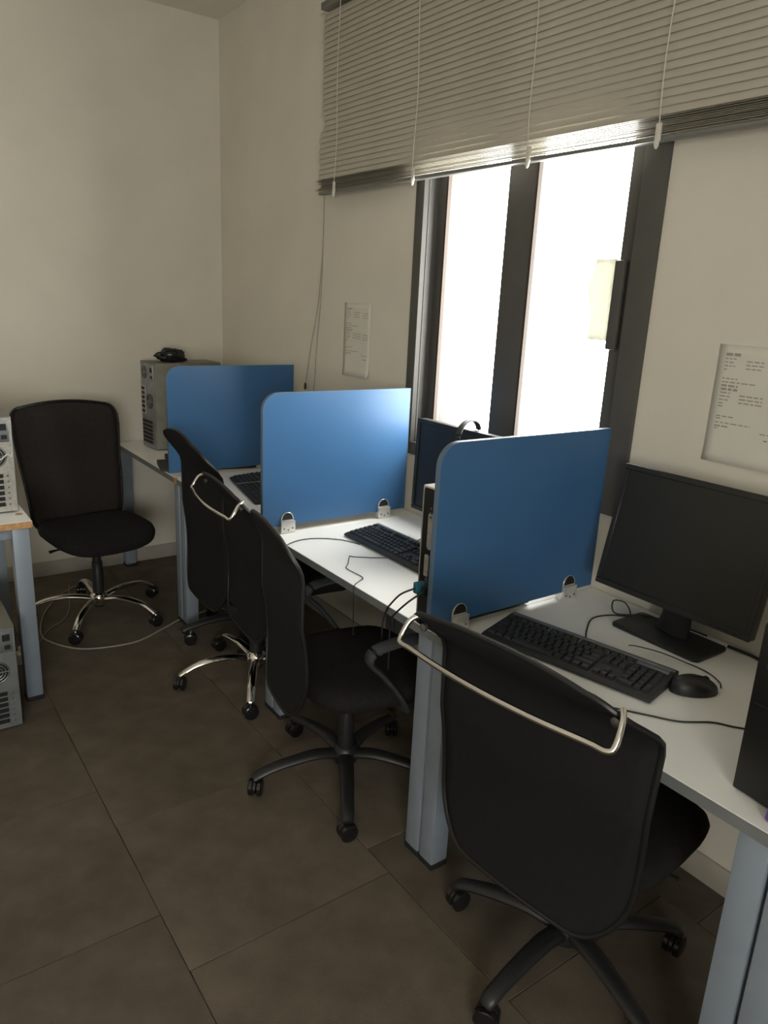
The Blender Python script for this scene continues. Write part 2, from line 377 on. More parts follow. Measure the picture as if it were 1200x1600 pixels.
# ------------------------------------------------------------------ desks
XF, DZ = 1.21, .75
def desk(label, y0, y1, x0=XF, x1=XW-.006, edge='edge', group=None, legs=((0,0),(0,1),(1,0),(1,1)), top='white', inset=.012):
    t = thing('desk', label, 'desk', ((x0+x1)/2, (y0+y1)/2, 0), 0, group)
    cx, cy = (x0+x1)/2, (y0+y1)/2; hx, hy = (x1-x0)/2, (y1-y0)/2
    MB().box(-hx+.002, hx, -hy+.001, hy-.001, DZ-.025, DZ).build('desk_top', top, t, bevel=.0012, seg=1)
    MB().box(-hx, -hx+.002, -hy+.001, hy-.001, DZ-.025, DZ-.0006).build('edge_band', edge, t)
    L = .06
    for (a, b) in legs:
        lx = -hx+inset if a == 0 else hx-inset-L; ly = -hy+.004 if b == 0 else hy-.004-L
        lg = MB().box(lx, lx+L, ly, ly+L, .018, DZ-.025).build('leg', 'steel', t, bevel=.004)
        MB().box(lx-.001, lx+L+.001, ly-.001, ly+L+.001, .001, .02).build('foot_cap', 'rubber', lg, bevel=.002)
    for yy in (-hy+.012, hy-.042): MB().box(-hx+inset+L, hx-inset-L, yy, yy+.03, DZ-.065, DZ-.0255).build('side_rail', 'steel', t, bevel=.002)
    MB().box(hx-inset-.04, hx-inset-.01, -hy+.054, hy-.054, DZ-.065, DZ-.0255).build('back_rail', 'steel', t, bevel=.002)
    MB().box(-hx+.07, -hx+.10, -hy+.045, hy-.045, DZ-.065, DZ-.0255).build('front_rail', 'steel', t, bevel=.002)
    return t
J0, J1, J2, J3 = 3.34, 2.365, 1.415, .465
desk('white desk in the far corner holding the grey tower', J0, YF-.02)
desk('white desk between the two farthest blue panels', J1, J0)
MB().box(-.3375-.002, -.3375+.012, -.4888, -.4895+.03, DZ-.024, DZ+.0004).build('chipped_corner', 'wood', bpy.data.objects['desk'])
desk('bright white desk between the middle and nearest blue panels', J2, J1)
desk('white desk with the near monitor, keyboard and mouse', J3, J2)
desk('white desk end at the right picture edge beyond the black tower', J3-.95, J3)
dl = desk('white desk with raw wooden edge at the left picture edge', 2.93, 3.63, -.75, .50, edge='wood')
MB().box(-.625, .625, -.352, -.3495, DZ-.0245, DZ-.0006).build('wooden_edge', 'wood', dl)
MB().lathe([(.014,0),(.014,.0012)], 14, TR(.60,-.235,DZ-.0005)).build('grommet', 'wood', dl)

# ------------------------------------------------------------------ blue divider panels
def panel(label, y, x0=1.185, x1=1.84, z0=.778, z1=1.276, clips=(1.285,1.73)):
    t = thing('divider_panel', label, 'divider', (x0, y, DZ), 0, 'blue desk divider panels')
    w_, h_, r = x1-x0, z1-z0, .062
    poly = [(0,0),(w_,0),(w_,h_)]+[(r-r*math.sin(a), h_-r+r*math.cos(a)) for a in [PI/2*k/10 for k in range(11)]]
    poly = [(a, b+z0-DZ) for a,b in poly]
    MB().prism(poly, 'y', -.008, .008).build('board', 'blue', t)
    n = len(poly); q = MB(); c = Vector((w_/2, z0-DZ+h_/2)); 
    # edge band following the outline
    pp = [Vector(p) for p in poly]
    outp = []
    for i,p in enumerate(pp):
        a = (p-pp[i-1]).normalized(); b = (pp[(i+1)%n]-p).normalized(); nn_ = Vector((a.y+b.y, -a.x-b.x)); nn_.normalize(); outp.append(p+nn_*.0016)
    vs = [(p.x,-.0086,p.y) for p in pp]+[(p.x,-.0086,p.y) for p in outp]+[(p.x,.0086,p.y) for p in pp]+[(p.x,.0086,p.y) for p in outp]
    fs = []
    for i in range(n):
        j = (i+1)%n; fs += [(i,j,n+j,n+i),(n+i,n+j,3*n+j,3*n+i),(2*n+i,3*n+i,3*n+j,2*n+j)]
    q.add(vs, fs).build('edge_band', 'bluedge', t)
    for cx in clips:
        u = cx-x0
        g_ = MB()
        arch = [(.027*math.cos(PI*k/10), .052+.027*math.sin(PI*k/10)) for k in range(11)]
        g_.prism([(u+a, b) for a,b in [(-.027,.0)]+arch[::-1]+[(.027,.0)]], 'y', -.0125, -.009)
        g_.prism([(u+a, b) for a,b in [(-.027,.0)]+arch[::-1]+[(.027,.0)]], 'y', .009, .0125)
        g_.box(u-.027, u+.027, -.009, .009, 0, .026)
        cl = g_.build('clip', 'clip', t, bevel=.0006, seg=1)
        MB().box(u-.03, u+.03, -.021, -.0126, 0, .046).build('clip_plate', 'clip', cl, bevel=.002)
        MB().prism([(u+a*.8, b-.001) for a,b in arch], 'y', -.0148, -.0126).build('clip_pad', 'dark', cl)
        for dx,dz in ((-.018,.018),(0,.012),(.018,.018)):
            MB().lathe([(.0035,0),(.0035,.0012),(.002,.002)], 8, TR(u+dx,-.021,dz,PI/2)).build('screw', 'screw', cl)
    return t
panel('farthest blue divider panel, in front of the grey corner tower', J0+.02)
panel('middle blue divider panel, brightest, with both clips in view', J1+.02)
panel('nearest blue divider panel, largest in view, left of the near monitor', 1.397)

# ------------------------------------------------------------------ chairs
def caster(parent, x, y, ang, r=.029):
    q = MB()
    for s in (-1, 1):
        q.lathe([(.008,0),(r*.85,.001),(r,.004),(r,.015),(r*.85,.018),(.008,.019)], 18, TR(x,y,r,0,0,ang) @ TR(0,.0045 if s > 0 else -.0235,0,-PI/2))
    hood = [(.031*math.cos(a), .031*math.sin(a)+r) for a in [PI*k/10-.25 for k in range(11)]]
    q.prism([(a,b) for a,b in hood], 'y', -.0045, .0045, TR(x,y,0,0,0,ang))
    return q.build('caster', 'gloss', parent)
def chair(name, label, loc, rz, chrome=False, bar=False, arms=False, zt=.96, zb=.40, wt=.235, wb=.20, curl=.085, a0=0., rb=.32,
          seat_z=.46, fabric='mesh', rim='case', dy=0., lean=.06, bx=-.215, flat_top=.08, sdy=None, sdx=0., sw=.245, group='office chairs', rimr=.008, rc=.07, rbm=.16, rc2=None):
    t = thing(name, label, 'chair', loc, rz, group)
    base_m = 'chrome' if chrome else 'plastic'
    # ---- backrest surface
    H = zt-zb
    def prof(v):                    # backward offset at height v
        s = max(0., (v-.80)/.20); s = s*s*(3-2*s)
        lum = .03*math.sin(PI*min(1,v/.55))
        return bx-lean*v+lum*.6-curl*s
    def half(v, rc=rc):
        w = wb+(wt-wb)*min(1, v/.85)
        z = v*H
        if z > H-rc: w -= rc-math.sqrt(max(0, rc*rc-(z-(H-rc))**2))
        if z < rbm: k = 1-z/rbm; w -= .7*rbm*(1-math.sqrt(max(0,1-k*k)))
        return w
    def P(u, v):                    # u -1..1
        w = half(v, rc if u > 0 or rc2 is None else rc2); y = u*w
        return Vector((prof(v)+.3*y*y, y, zb+H*v+flat_top*(.25-(u*.5)**2)*max(0,(v-.75)/.25)))
    nv, nu = 30, 14
    vl = [1-(1-i/nv)**1.0 for i in range(nv+1)]
    vl = [.5-.5*math.cos(PI*x) for x in vl]
    vs = []; fs = []
    for v in vl:
        for j in range(nu+1): vs.append(P(2*j/nu-1, v)+Vector((0,dy,0)))
    for i in range(nv):
        for j in range(nu): k = i*(nu+1)+j; fs.append((k,k+1,k+nu+2,k+nu+1))
    MB().add(vs, fs).build('backrest', fabric, t, solid=.004)
    rimp = [P(-1,v) for v in vl[::1]]+[P(2*j/nu-1,1) for j in range(1,nu)]+[P(1,v) for v in vl[::-1]]+[P(1-2*j/nu,0) for j in range(1,nu)]
    rp = []
    for p_ in rimp:
        p_ = p_+Vector((0,dy,0))
        if not rp or (p_-rp[-1]).length > .006: rp.append(p_)
    MB().tube(rp, rimr, 8, closed=True).build('back_frame', rim, t)
    # ---- back support strut (a flat steel bar under the seat, up the back)
    sy_ = dy if sdy is None else sdy
    st = smooth_path([(-.02,sy_,seat_z-.075),(-.14,sy_+(dy-sy_)*.4,seat_z-.078),(bx+.04,dy,seat_z-.06),(bx+.032,dy,seat_z-.03),(bx+.034,dy,seat_z+.0)], 6)
    MB().tube(st, .026, 10, flat=.28, up=(1,0,.3)).build('back_support', 'plastic', t)
    # ---- seat
    sd = .235; q = MB(); vs = []; fs = []; nr, na = 8, 40
    def ell(a, k):
        c_, s_ = math.cos(a), math.sin(a); e = 2/3.6
        return (math.copysign(abs(c_)**e, c_)*sd*k+.03+sdx, math.copysign(abs(s_)**e, s_)*sw*k+sy_)
    rings = [(.0,.030,1),(.45,.031,1),(.75,.028,1),(.90,.020,1),(.97,.008,1),(1.0,-.010,1),(.985,-.030,1),(.93,-.042,1),(.0,-.044,1)]
    vs.append((.03+sdx,sy_,seat_z+.03))
    for (k,z,_) in rings[1:-1]:
        for j in range(na):
            x,y = ell(2*PI*j/na, k); dz = -.03*max(0,(x-sdx-.12)/.14)**2+.012*((y-sy_)/sw)**2*k
            vs.append((x,y,seat_z+z+dz))
    vs.append((.03+sdx,sy_,seat_z-.044)); n_ = len(rings)-2
    for j in range(na): fs.append((0,1+j,1+(j+1)%na))
    for i in range(n_-1):
        for j in range(na): fs.append((1+i*na+j,1+(i+1)*na+j,1+(i+1)*na+(j+1)%na,1+i*na+(j+1)%na))
    for j in range(na): fs.append((len(vs)-1,1+(n_-1)*na+(j+1)%na,1+(n_-1)*na+j))
    q.add(vs, fs).build('seat', 'fabric', t)
    mech = MB().box(-.09,.10,-.07+sy_,.07+sy_,seat_z-.085,seat_z-.043).build('tilt_mechanism', 'plastic', t, bevel=.008)
    MB().tube([(.03,-.06+sy_,seat_z-.068),(.035,-.2+sy_,seat_z-.07),(.04,-.235+sy_,seat_z-.072)], [.005,.005,.009], 8, flat=.6).build('lever', 'plastic', mech)
    # ---- gas column
    MB().lathe([(.026,.055),(.028,.10),(.027,.25),(.0255,.255),(.0255,.29),(.021,.295),(.021,seat_z-.08)], 18).build('gas_column', 'plastic', t)
    if chrome: MB().lathe([(.012,seat_z-.16),(.0125,seat_z-.086)], 12, TR(0,0,0)).build('piston', 'chrome', t)
    # ---- star base
    MB().lathe([(.030,.062),(.042,.07),(.046,.10),(.040,.122),(.030,.130)], 20).build('base_hub', base_m, t)
    for k in range(5):
        a = a0+2*PI*k/5-rz; ca, sa = math.cos(a), math.sin(a)
        if chrome: pr = [(.03,.098,.020),(.10,.113,.021),(.18,.115,.020),(.25,.104,.018),(.295,.084,.017),(rb,.066,.015)]
        else: pr = [(.03,.098,.026),(.10,.110,.026),(.18,.104,.024),(.25,.092,.022),(.295,.078,.021),(rb+.008,.064,.018)]
        pts = [(d*ca, d*sa, z) for d,z,r in pr]
        sp = smooth_path(pts, 4); rs = []
        for i in range(len(pr)-1):
            for j in range(4): rs.append(pr[i][2]+(pr[i+1][2]-pr[i][2])*j/4)
        rs.append(pr[-1][2])
        ar = MB().tube(sp, rs, 12, flat=.62, up=(0,0,1)).build('base_arm', base_m, t)
        MB().lathe([(.006,.03),(.006,.066)], 8, TR(rb*ca, rb*sa, 0)).build('caster_stem', 'chrome', ar)
        caster(ar, rb*ca, rb*sa, a+1.1+k*.9)
    # ---- chrome coat bar behind the top of the back
    if bar:
        e = P(.95,.975); ye = abs(e.y)
        pts = []
        for s in (1,-1):
            pts.append([(e.x+.004, s*(ye-.004)+dy, e.z+.006), (e.x-.018, s*(ye+.010)+dy, e.z-.006), (e.x-.040, s*(ye+.014)+dy, e.z-.040), (e.x-.048, s*(ye+.004)+dy, e.z-.049)])
        mid = [(e.x-.048-.020*(1-u*u), u*(ye-.016)+dy, e.z-.049) for u in (.95,.6,.3,0,-.3,-.6,-.95)]
        path = pts[0]+mid+pts[1][::-1]
        MB().tube(smooth_path(path, 5), .0062, 10).build('coat_bar', 'chrome', t)
        for s in (1,-1): MB().lathe([(.003,-.004),(.009,-.002),(.009,.006),(.004,.009)], 10, TR(e.x, s*(abs(e.y)-.012)+dy, e.z-.02,0,PI/2)).build('bar_bolt', 'screw', t)
    if arms:
        for s in (1,-1):
            y_ = s*.262+sy_
            pts = [(.17,y_,.648),(.10,y_,.662),(.02,y_,.662),(-.06,y_,.645),(-.075,y_,.61),(-.03,y_,.56),(.03,y_,.48),(.06,y_-s*.02,.425),(.06,y_-s*.10,.405)]
            ar = MB().tube(smooth_path(pts,6), [.027]*18+[.025]*6+[.020]*25, 10, flat=.45, up=(1,0,.6)).build('armrest', 'arm', t)
    return t
chair('office_chair', 'black mesh chair with chrome coat bar at the near desk', (1.325, .935, 0), math.radians(6.5), bar=True, zt=.975, zb=.36, wt=.272, wb=.25, curl=.12, a0=math.radians(114), rb=.30, lean=0, bx=-.262, rbm=.16, rc=.05, rc2=.095, rimr=.0065)
chair('office_chair', 'black mesh chair with armrests at the bright middle desk', (1.25, 1.87, 0), math.radians(-10), arms=True, zt=.97, zb=.39, wt=.19, wb=.19, a0=math.radians(167), rb=.315, dy=-.06, curl=.04, bx=-.268, lean=0, flat_top=.05, rc=.05, rc2=.085, rimr=.0065)
chair('office_chair', 'chair with chrome coat bar and chrome base behind the armrest chair', (1.295, 2.66, 0), math.radians(-6), chrome=True, bar=True, zt=.938, zb=.36, wt=.25, wb=.24, a0=math.radians(168), rb=.325, dy=-.22, curl=.085, bx=-.145, lean=0, rc=.05, rc2=.075, sdy=0, sdx=.125, sw=.20, rimr=.006)
chair('office_chair', 'dark chair with pointed back top beside the farthest blue panel', (1.43, 3.08, 0), math.radians(-2), zt=1.01, zb=.27, wt=.25, wb=.245, a0=math.radians(30), rb=.26, curl=.08, rc=.03, rc2=.10, bx=-.25, lean=0, flat_top=.14, seat_z=.45, dy=-.10, sdy=-.005, sw=.20, rimr=.006)
chair('office_chair', 'brown-black chair with glossy rim and chrome base against the far wall', (.90, 3.64, 0), math.radians(-83), chrome=True, zt=1.03, zb=.43, wt=.26, wb=.22, curl=.02, a0=math.radians(-52), rb=.325, fabric='meshb', rim='gloss', lean=.09, bx=-.215, seat_z=.47, rc=.06, rbm=.08)

# ------------------------------------------------------------------ keyboards and mice
key_cache = {}
def key_mesh(wk, dk):
    k = (round(wk,4), round(dk,4))
    if k not in key_cache:
        q = MB(); a,b = wk/2-.0012, dk/2-.0012; c,d = a-.0022, b-.0026
        q.add([(-a,-b,0),(a,-b,0),(a,b,0),(-a,b,0),(-c,-d+.0006,.0065),(c,-d+.0006,.0065),(c,d+.0006,.0068),(-c,d+.0006,.0068)],
              [(4,5,6,7),(0,1,5,4),(1,2,6,5),(2,3,7,6),(3,0,4,7)])
        o = q.build('key', 'key'); key_cache[k] = o.data; bpy.data.objects.remove(o)
    return key_cache[k]
def keyboard(label, loc, ang, group='keyboards', media=True, z=DZ):
    t = thing('keyboard', label, 'keyboard', (loc[0], loc[1], z), math.radians(ang), group)
    Lk, Dk = .475, .165; hx = Lk/2
    side = [(-Dk/2,.003),(-Dk/2,.010),(-Dk/2+.012,.0145),(Dk/2-.04,.026),(Dk/2-.006,.030),(Dk/2,.026),(Dk/2,.003)]
    MB().prism(side, 'x', -hx, hx).build('body', 'kbody', t, bevel=.0022)
    sl = (.026-.0145)/(Dk-.052)
    def zs(y): return .0145+sl*(y+Dk/2-.012)
    U = .0199; x0 = -hx+.010; y0 = -Dk/2+.026
    an = math.atan(sl)
    def key(x, y, wu, du=1):
        o = bpy.data.objects.new('key', key_mesh(wu*U, du*U)); C.objects.link(o); o.parent = t
        o.location = (x+wu*U/2, y+(du-1)*U/2, zs(y)+.0004); o.rotation_euler = (an,0,0)
    rows = [[1.25,1.25,1.25,6.25,1.25,1.25,1.25,1.25],[2.25]+[1]*10+[2.75],[1.75]+[1]*11+[2.25],[1.5]+[1]*12+[1.5],[1]*13+[2]]
    for r,row in enumerate(rows):
        x = x0
        for wu in row: key(x, y0+r*U, wu); x += wu*U
    x = x0+15.35*U
    for r,cols in ((0,(0,1,2)),(1,(1,)),(3,(0,1,2)),(4,(0,1,2))):
        for c in cols: key(x+c*U, y0+r*U, 1)
    x = x0+18.7*U
    for r in range(5):
        for c in range(4):
            if r == 0 and c == 1: continue
            if c == 3 and r in (1,3): continue
            if r == 0 and c == 0: key(x, y0, 2); continue
            if c == 3 and r in (0,2): key(x+3*U, y0+r*U, 1, 2); continue
            key(x+c*U, y0+r*U, 1)
    yf = y0+5.35*U
    xs = [0]+[2+i for i in range(4)]+[6.6+i for i in range(4)]+[11.2+i for i in range(4)]+[15.35,16.35,17.35]
    for f in xs: key(x0+f*U, yf, 1, .72)
    if media:
        MB().box(-hx+.004, hx-.004, yf+U*.60, Dk/2-.007, zs(yf+U*.6)-.001, .0315).build('media_strip', 'silver', t, bevel=.001, seg=1)
        MB().box(-hx+.008, x0+18.4*U, yf-U*.62, yf-U*.52, zs(yf)-.003, zs(yf-.6*U)+.0012).build('trim_line', 'silver', t)
        for c in (6.3, 10.9, 15.1): MB().box(x0+c*U-.004, x0+c*U, yf-U*.5, yf+U*.6, zs(yf)-.003, zs(yf)+.003).build('divider', 'silver', t)
        MB().box(x0+18.7*U, hx-.012, yf-.007, yf+U*.62, zs(yf)-.003, zs(yf)+.004).build('status_plate', 'silver', t, bevel=.001, seg=1)
    for sx in (-1,1): MB().box(sx*.2-.012, sx*.2+.012, -.07, .07, .0, .0035).build('foot_strip', 'rubber', t)
    return t
keyboard('black keyboard with silver strip in front of the near monitor', (1.437, 1.105), -78)
keyboard('black keyboard with silver strip on the bright middle desk', (1.535, 2.0), -90)
keyboard('dark keyboard crossed by a thin cable behind the pointed chair back', (1.47, 2.985), -101, media=False)
keyboard('lower of two stacked black keyboards beside the farthest panel', (1.445, 3.535), -12, media=False)
keyboard('upper of two stacked black keyboards beside the farthest panel', (1.50, 3.56), 3, media=False, z=DZ+.035)
def mouse(label, loc, ang, k=1.):
    t = thing('mouse', label, 'mouse', (loc[0], loc[1], DZ), math.radians(ang))
    vs = []; fs = []; nr, na = 9, 28; a_, b_, h_ = .060*k, .034*k, .040*k
    for i in range(nr+1):
        ph = PI/2*i/nr; rr = math.cos(ph)
        for j in range(na):
            th = 2*PI*j/na; x = a_*rr*math.cos(th); y = b_*rr*math.sin(th)*(1+.12*math.cos(th))
            vs.append((x-.006*math.sin(ph), y, .002+h_*math.sin(ph)**.75*(1-.25*(x/a_+.0)*.6)))
    for i in range(nr):
        for j in range(na): fs.append((i*na+j,i*na+(j+1)%na,(i+1)*na+(j+1)%na,(i+1)*na+j))
    fs += [tuple(range(na))[::-1], tuple(range(nr*na,(nr+1)*na))]
    MB().add(vs, fs).build('shell', 'plastic', t)
    MB().lathe([(.002,-.004),(.0095*k,-.003),(.0095*k,.003),(.002,.004)], 14, TR(.026*k,0,.030*k,PI/2)).build('scroll_wheel', 'rubber', t)
    MB().tube([(.004*k,0,.0415*k),(.02*k,0,.0388*k)], .0011, 6).build('button_seam', 'dark', t)
    MB().box(-.038*k,.038*k,-.018*k,.018*k,0,.004).build('glide_base', 'rubber', t)
    return t
mouse('black mouse on the desk right of the near keyboard', (1.555, .84), -28, 1.0)
mouse('black mouse half hidden behind the tower beside the middle keyboard', (1.635, 1.705), 10)

# ------------------------------------------------------------------ monitors
def monitor(label, y, x, w_, h_, zb, tilt, base_x, base_y):
    t = thing('monitor', label, 'monitor', (base_x, base_y, DZ))
    ox, oy = x-base_x, y-base_y
    T = TR(ox, oy, zb-DZ, 0, math.radians(tilt))
    bz = .016
    MB().prism(rrect(w_, h_, .01), 'x', .004, .03, T @ TR(0,0,h_/2)).build('back_shell', 'bezel', t, bevel=.004)
    f = MB()
    f.box(-.004,.006,-w_/2,w_/2,0,bz,T).box(-.004,.006,-w_/2,w_/2,h_-bz,h_,T).box(-.004,.006,-w_/2,-w_/2+bz,bz,h_-bz,T).box(-.004,.006,w_/2-bz,w_/2,bz,h_-bz,T)
    f.build('bezel', 'bezel', t, bevel=.0015, seg=1)
    MB().box(.0005,.0035,-w_/2+bz,w_/2-bz,bz,h_-bz,T).build('screen', 'screen', t)
    MB().prism(rrect(w_*.55, h_*.55, .03), 'x', .03, .052, T @ TR(0,0,h_*.48)).build('rear_bulge', 'bezel', t, bevel=.01)
    a = T @ Vector((.045,0,h_*.35))
    MB().tube([(.015,0,.01),(.02,oy*.3,.05),(a.x,oy,a.z)], [.05,.046,.04], 12, flat=.3, up=(1,0,0)).build('neck', 'bezel', t)
    MB().prism(rrect(.15,.275,.018), 'z', .0005, .011).build('base', 'bezel', t, bevel=.003)
    for k in range(4): MB().box(-.0052,-.0038, -w_/2+.03+k*.022, -w_/2+.042+k*.022, .005,.009, T).build('button', 'dark', t)
    return t
monitor('large dark monitor on the near desk at the right', 1.035, 1.70, .465, .352, .858, 12, 1.765, 1.055)
mc = monitor('dark monitor with headphones hung on it behind the nearest panel', 1.925, 1.70, .45, .345, .855, 1.5, 1.745, 1.92)
# headphones over the top edge of that monitor
hp = thing('headphones', 'black headphones hanging over the top edge of the middle monitor', 'headphones', (1.70, 1.86, 1.20), math.radians(12))
bp = [(.075*math.cos(a)-.0, .012*math.cos(a), .075*math.sin(a)*.62-.012) for a in [PI*k/18 for k in range(19)]]
bp = [(.072,.012,-.08)]+bp+[(-.072,-.012,-.06)]
MB().tube(bp, .011, 10, flat=.42, up=(0,0,1)).build('headband', 'arm', hp)
for s, z in ((-1,-.095),(1,-.115)):
    cup = MB().lathe([(.008,-.012),(.034,-.010),(.038,0),(.036,.012),(.02,.018)], 22, TR(s*.072, s*.012, z, 0, s*PI/2)).build('ear_cup', 'plastic', hp)
    MB().lathe([(.02,-.028),(.034,-.024),(.037,-.011),(.030,-.010)], 22, TR(s*.072, s*.012, z, 0, s*PI/2)).build('ear_pad', 'fabric', cup)
MB().lathe([(.004,.018),(.007,.0185),(.006,.021)], 10, TR(-.072,-.012,-.085,0,-PI/2)).build('cup_disc', 'port', hp)  # small pale disc on the front ear cup

# ------------------------------------------------------------------ computer towers
def fan(q_parent, x, y, z, r, face='x'):
    # round grille of wire rings on a face looking along -x (local)
    o = None; q = MB()
    for k in range(1,5): q.tube([(x-.001, y+r*k/4.3*math.cos(a), z+r*k/4.3*math.sin(a)) for a in [2*PI*j/24 for j in range(24)]], .0014, 5, closed=True)
    q.tube([(x-.001,y-r,z),(x-.001,y+r,z)], .0014, 5); q.tube([(x-.001,y,z-r),(x-.001,y,z+r)], .0014, 5)
    d = MB().lathe([(r,0),(r,.002)], 28, TR(x+.0005,y,z,0,-PI/2)).build('fan_opening', 'dark', q_parent)
    q.build('fan_grille', 'galv', d); return d
def tower_back(label, loc, rz, w_, d_, h_, shell, plate, z=0.):
    # back plate on local -x face
    t = thing('computer_tower', label, 'computer', (*loc, z), rz, 'computer towers')
    e = .008
    body = MB().box(e, d_, -w_/2, w_/2, .006, h_).build('case', shell, t, bevel=.003)
    MB().box(.001, d_-.004, -w_/2+.002, w_/2-.002, h_, h_+.0025).build('lid', 'beige', t)
    bpn = MB().box(.002, e+.001, -w_/2+.003, w_/2-.003, .008, h_-.002).build('back_plate', plate, t, bevel=.001, seg=1)
    # power supply
    zt = h_-.095
    ps = MB().box(-.001,.004,-w_/2+.012,w_/2-.012,zt,zt+.082).build('power_supply', 'galv', t, bevel=.002)
    fan(ps, -.0015, .03, zt+.041, .036)
    MB().box(-.004,.0,-w_/2+.02,-w_/2+.045,zt+.045,zt+.07).build('power_socket', 'dark', ps, bevel=.001, seg=1)
    MB().box(-.004,.0,-w_/2+.02,-w_/2+.04,zt+.012,zt+.028).build('power_switch', 'dark', ps, bevel=.001, seg=1)
    z0 = h_*.40
    fan(t, .0015, -.025, z0+.075, .043)
    io = MB().box(-.0005,.003,w_/2-.058,w_/2-.014,z0,z0+.155).build('port_panel', 'port', t)
    for k in range(6): MB().box(-.005,.0,w_/2-.054,w_/2-.02,z0+.008+k*.025,z0+.024+k*.025).build('port', 'dark' if k%2 else 'case', io, bevel=.001, seg=1)
    for k in range(6):
        zz = .03+k*.0225
        sl = MB().box(-.0005,.003,-w_/2+.045,w_/2-.012,zz,zz+.015).build('slot_cover', 'dark', t)
        MB().lathe([(.004,0),(.004,.002),(.0015,.003)], 8, TR(-.0005,-w_/2+.03,zz+.0075,0,-PI/2)).build('slot_screw', 'screw', sl)
    for sx in (.04, d_-.06):
        for sy in (-1,1): MB().box(sx,sx+.03,sy*(w_/2-.03)-.01,sy*(w_/2-.03)+.01,0,.007).build('foot', 'rubber', t)
    return t
tower_back('dusty open-backed tower on the floor under the left desk', (.285, 2.765), PI/2, .195, .42, .41, 'case', 'galv')
tower_back('scruffy metal tower standing on the left desk', (.387, 3.07), PI/2, .19, .40, .375, 'galv', 'port', z=DZ)
tower_back('grey tower in the far corner with a black bag on top', (1.335, 4.09), math.radians(4), .185, .40, .475, 'beige', 'galv', z=DZ)

# slim tower between the middle desk and the nearest panel, rear side to the aisle
t = thing('computer_tower', 'slim black tower behind the nearest blue panel', 'computer', (1.232, 1.462, DZ), 0, 'computer towers')
W2, D2, H2 = .094, .36, .385
MB().box(.004, D2, -W2/2, W2/2, .006, H2).build('case', 'case', t, bevel=.003)
MB().box(.0, D2, -W2/2, W2/2, H2, H2+.006).build('lid', 'pale_and_sheen', t, bevel=.002)  # lid coloured pale to stand for the sky reflected in it
MB().box(0, .006, W2/2-.004, W2/2, .006, H2).build('edge_trim', 'port', t)
MB().box(-.001,.005,-W2/2+.003,W2/2-.006,.01,H2-.004).build('back_plate', 'case', t)
a = MB().prism(rrect(.022,.105,.010), 'x', -.004, 0, TR(0,.004,H2-.115)).build('slot_cover', 'port', t)
for k in range(3): MB().lathe([(.004,0),(.004,.002)], 8, TR(-.004,.004,H2-.075+k*.012,0,-PI/2)).build('screw', 'screw', a)
MB().prism(rrect(.017,.062,.004), 'x', -.004, 0, TR(0,.012,H2-.215)).build('port', 'port', t)
MB().prism(rrect(.014,.03,.003), 'x', -.003, 0, TR(0,.008,H2-.265)).build('port', 'screw', t)
pl = MB().prism(rrect(.02,.032,.004), 'x', -.03, 0, TR(0,.020,.105)).build('video_plug', 'blueplug', t, bevel=.002)
MB().prism(rrect(.016,.024,.003), 'x', -.024, 0, TR(0,-.004,.10)).build('plug', 'cable', t, bevel=.002)
for sy in (-1,1): MB().box(.03,.33,sy*.03-.008,sy*.03+.008,0,.007).build('foot', 'rubber', t)

# black tower at the right edge, front to the aisle
t = thing('computer_tower', 'black tower at the right picture edge on the near desk', 'computer', (1.272, .495, DZ), math.radians(-4), 'computer towers')
W2, D2, H2 = .175, .40, .345
MB().box(.012, D2, -W2/2, W2/2, .006, H2).build('case', 'case', t, bevel=.004)
fp = MB().prism([(-W2/2,.004),(W2/2,.004),(W2/2,H2),(-W2/2,H2)], 'x', 0, .0118).build('front_panel', 'case', t, bevel=.004)
MB().lathe([(.012,0),(.012,.003),(.009,.004)], 18, TR(0,W2/2-.032,H2-.075,0,-PI/2)).build('power_button', 'arm', fp)
for k in range(3): MB().box(-.002,.001,W2/2-.05,W2/2-.018,H2-.05+k*.011,H2-.044+k*.011).build('front_port', 'arm', fp)
MB().box(-.0015,.001,-W2/2+.01,W2/2-.01,H2-.155,H2-.153).build('bay_seam', 'dark', fp)
MB().box(-.003,.001,-W2/2+.02,W2/2-.07,H2-.10,H2-.065).build('drive_bay', 'gloss', fp, bevel=.002)
for sy in (-1,1): MB().box(.03,.37,sy*.06-.01,sy*.06+.01,0,.007).build('foot', 'rubber', t)
pq = MB().prism(rrect(.09,.12,.006), 'x', 0, .004, TR(0,0,.062,0,math.radians(6)))
tag(pq.build('folded_card', 'purple'), 'purple folded card leaning on the black tower front', 'card').location = (1.246, .452, DZ)
pk = MB().prism(rrect(.12,.14,.02), 'z', 0, .05)
tag(pk.build('paper_parcel', 'pale_and_sheen', bevel=.012, seg=3), 'white parcel lying on top of the black tower', 'parcel').location = (1.43, .475, DZ+.3455)

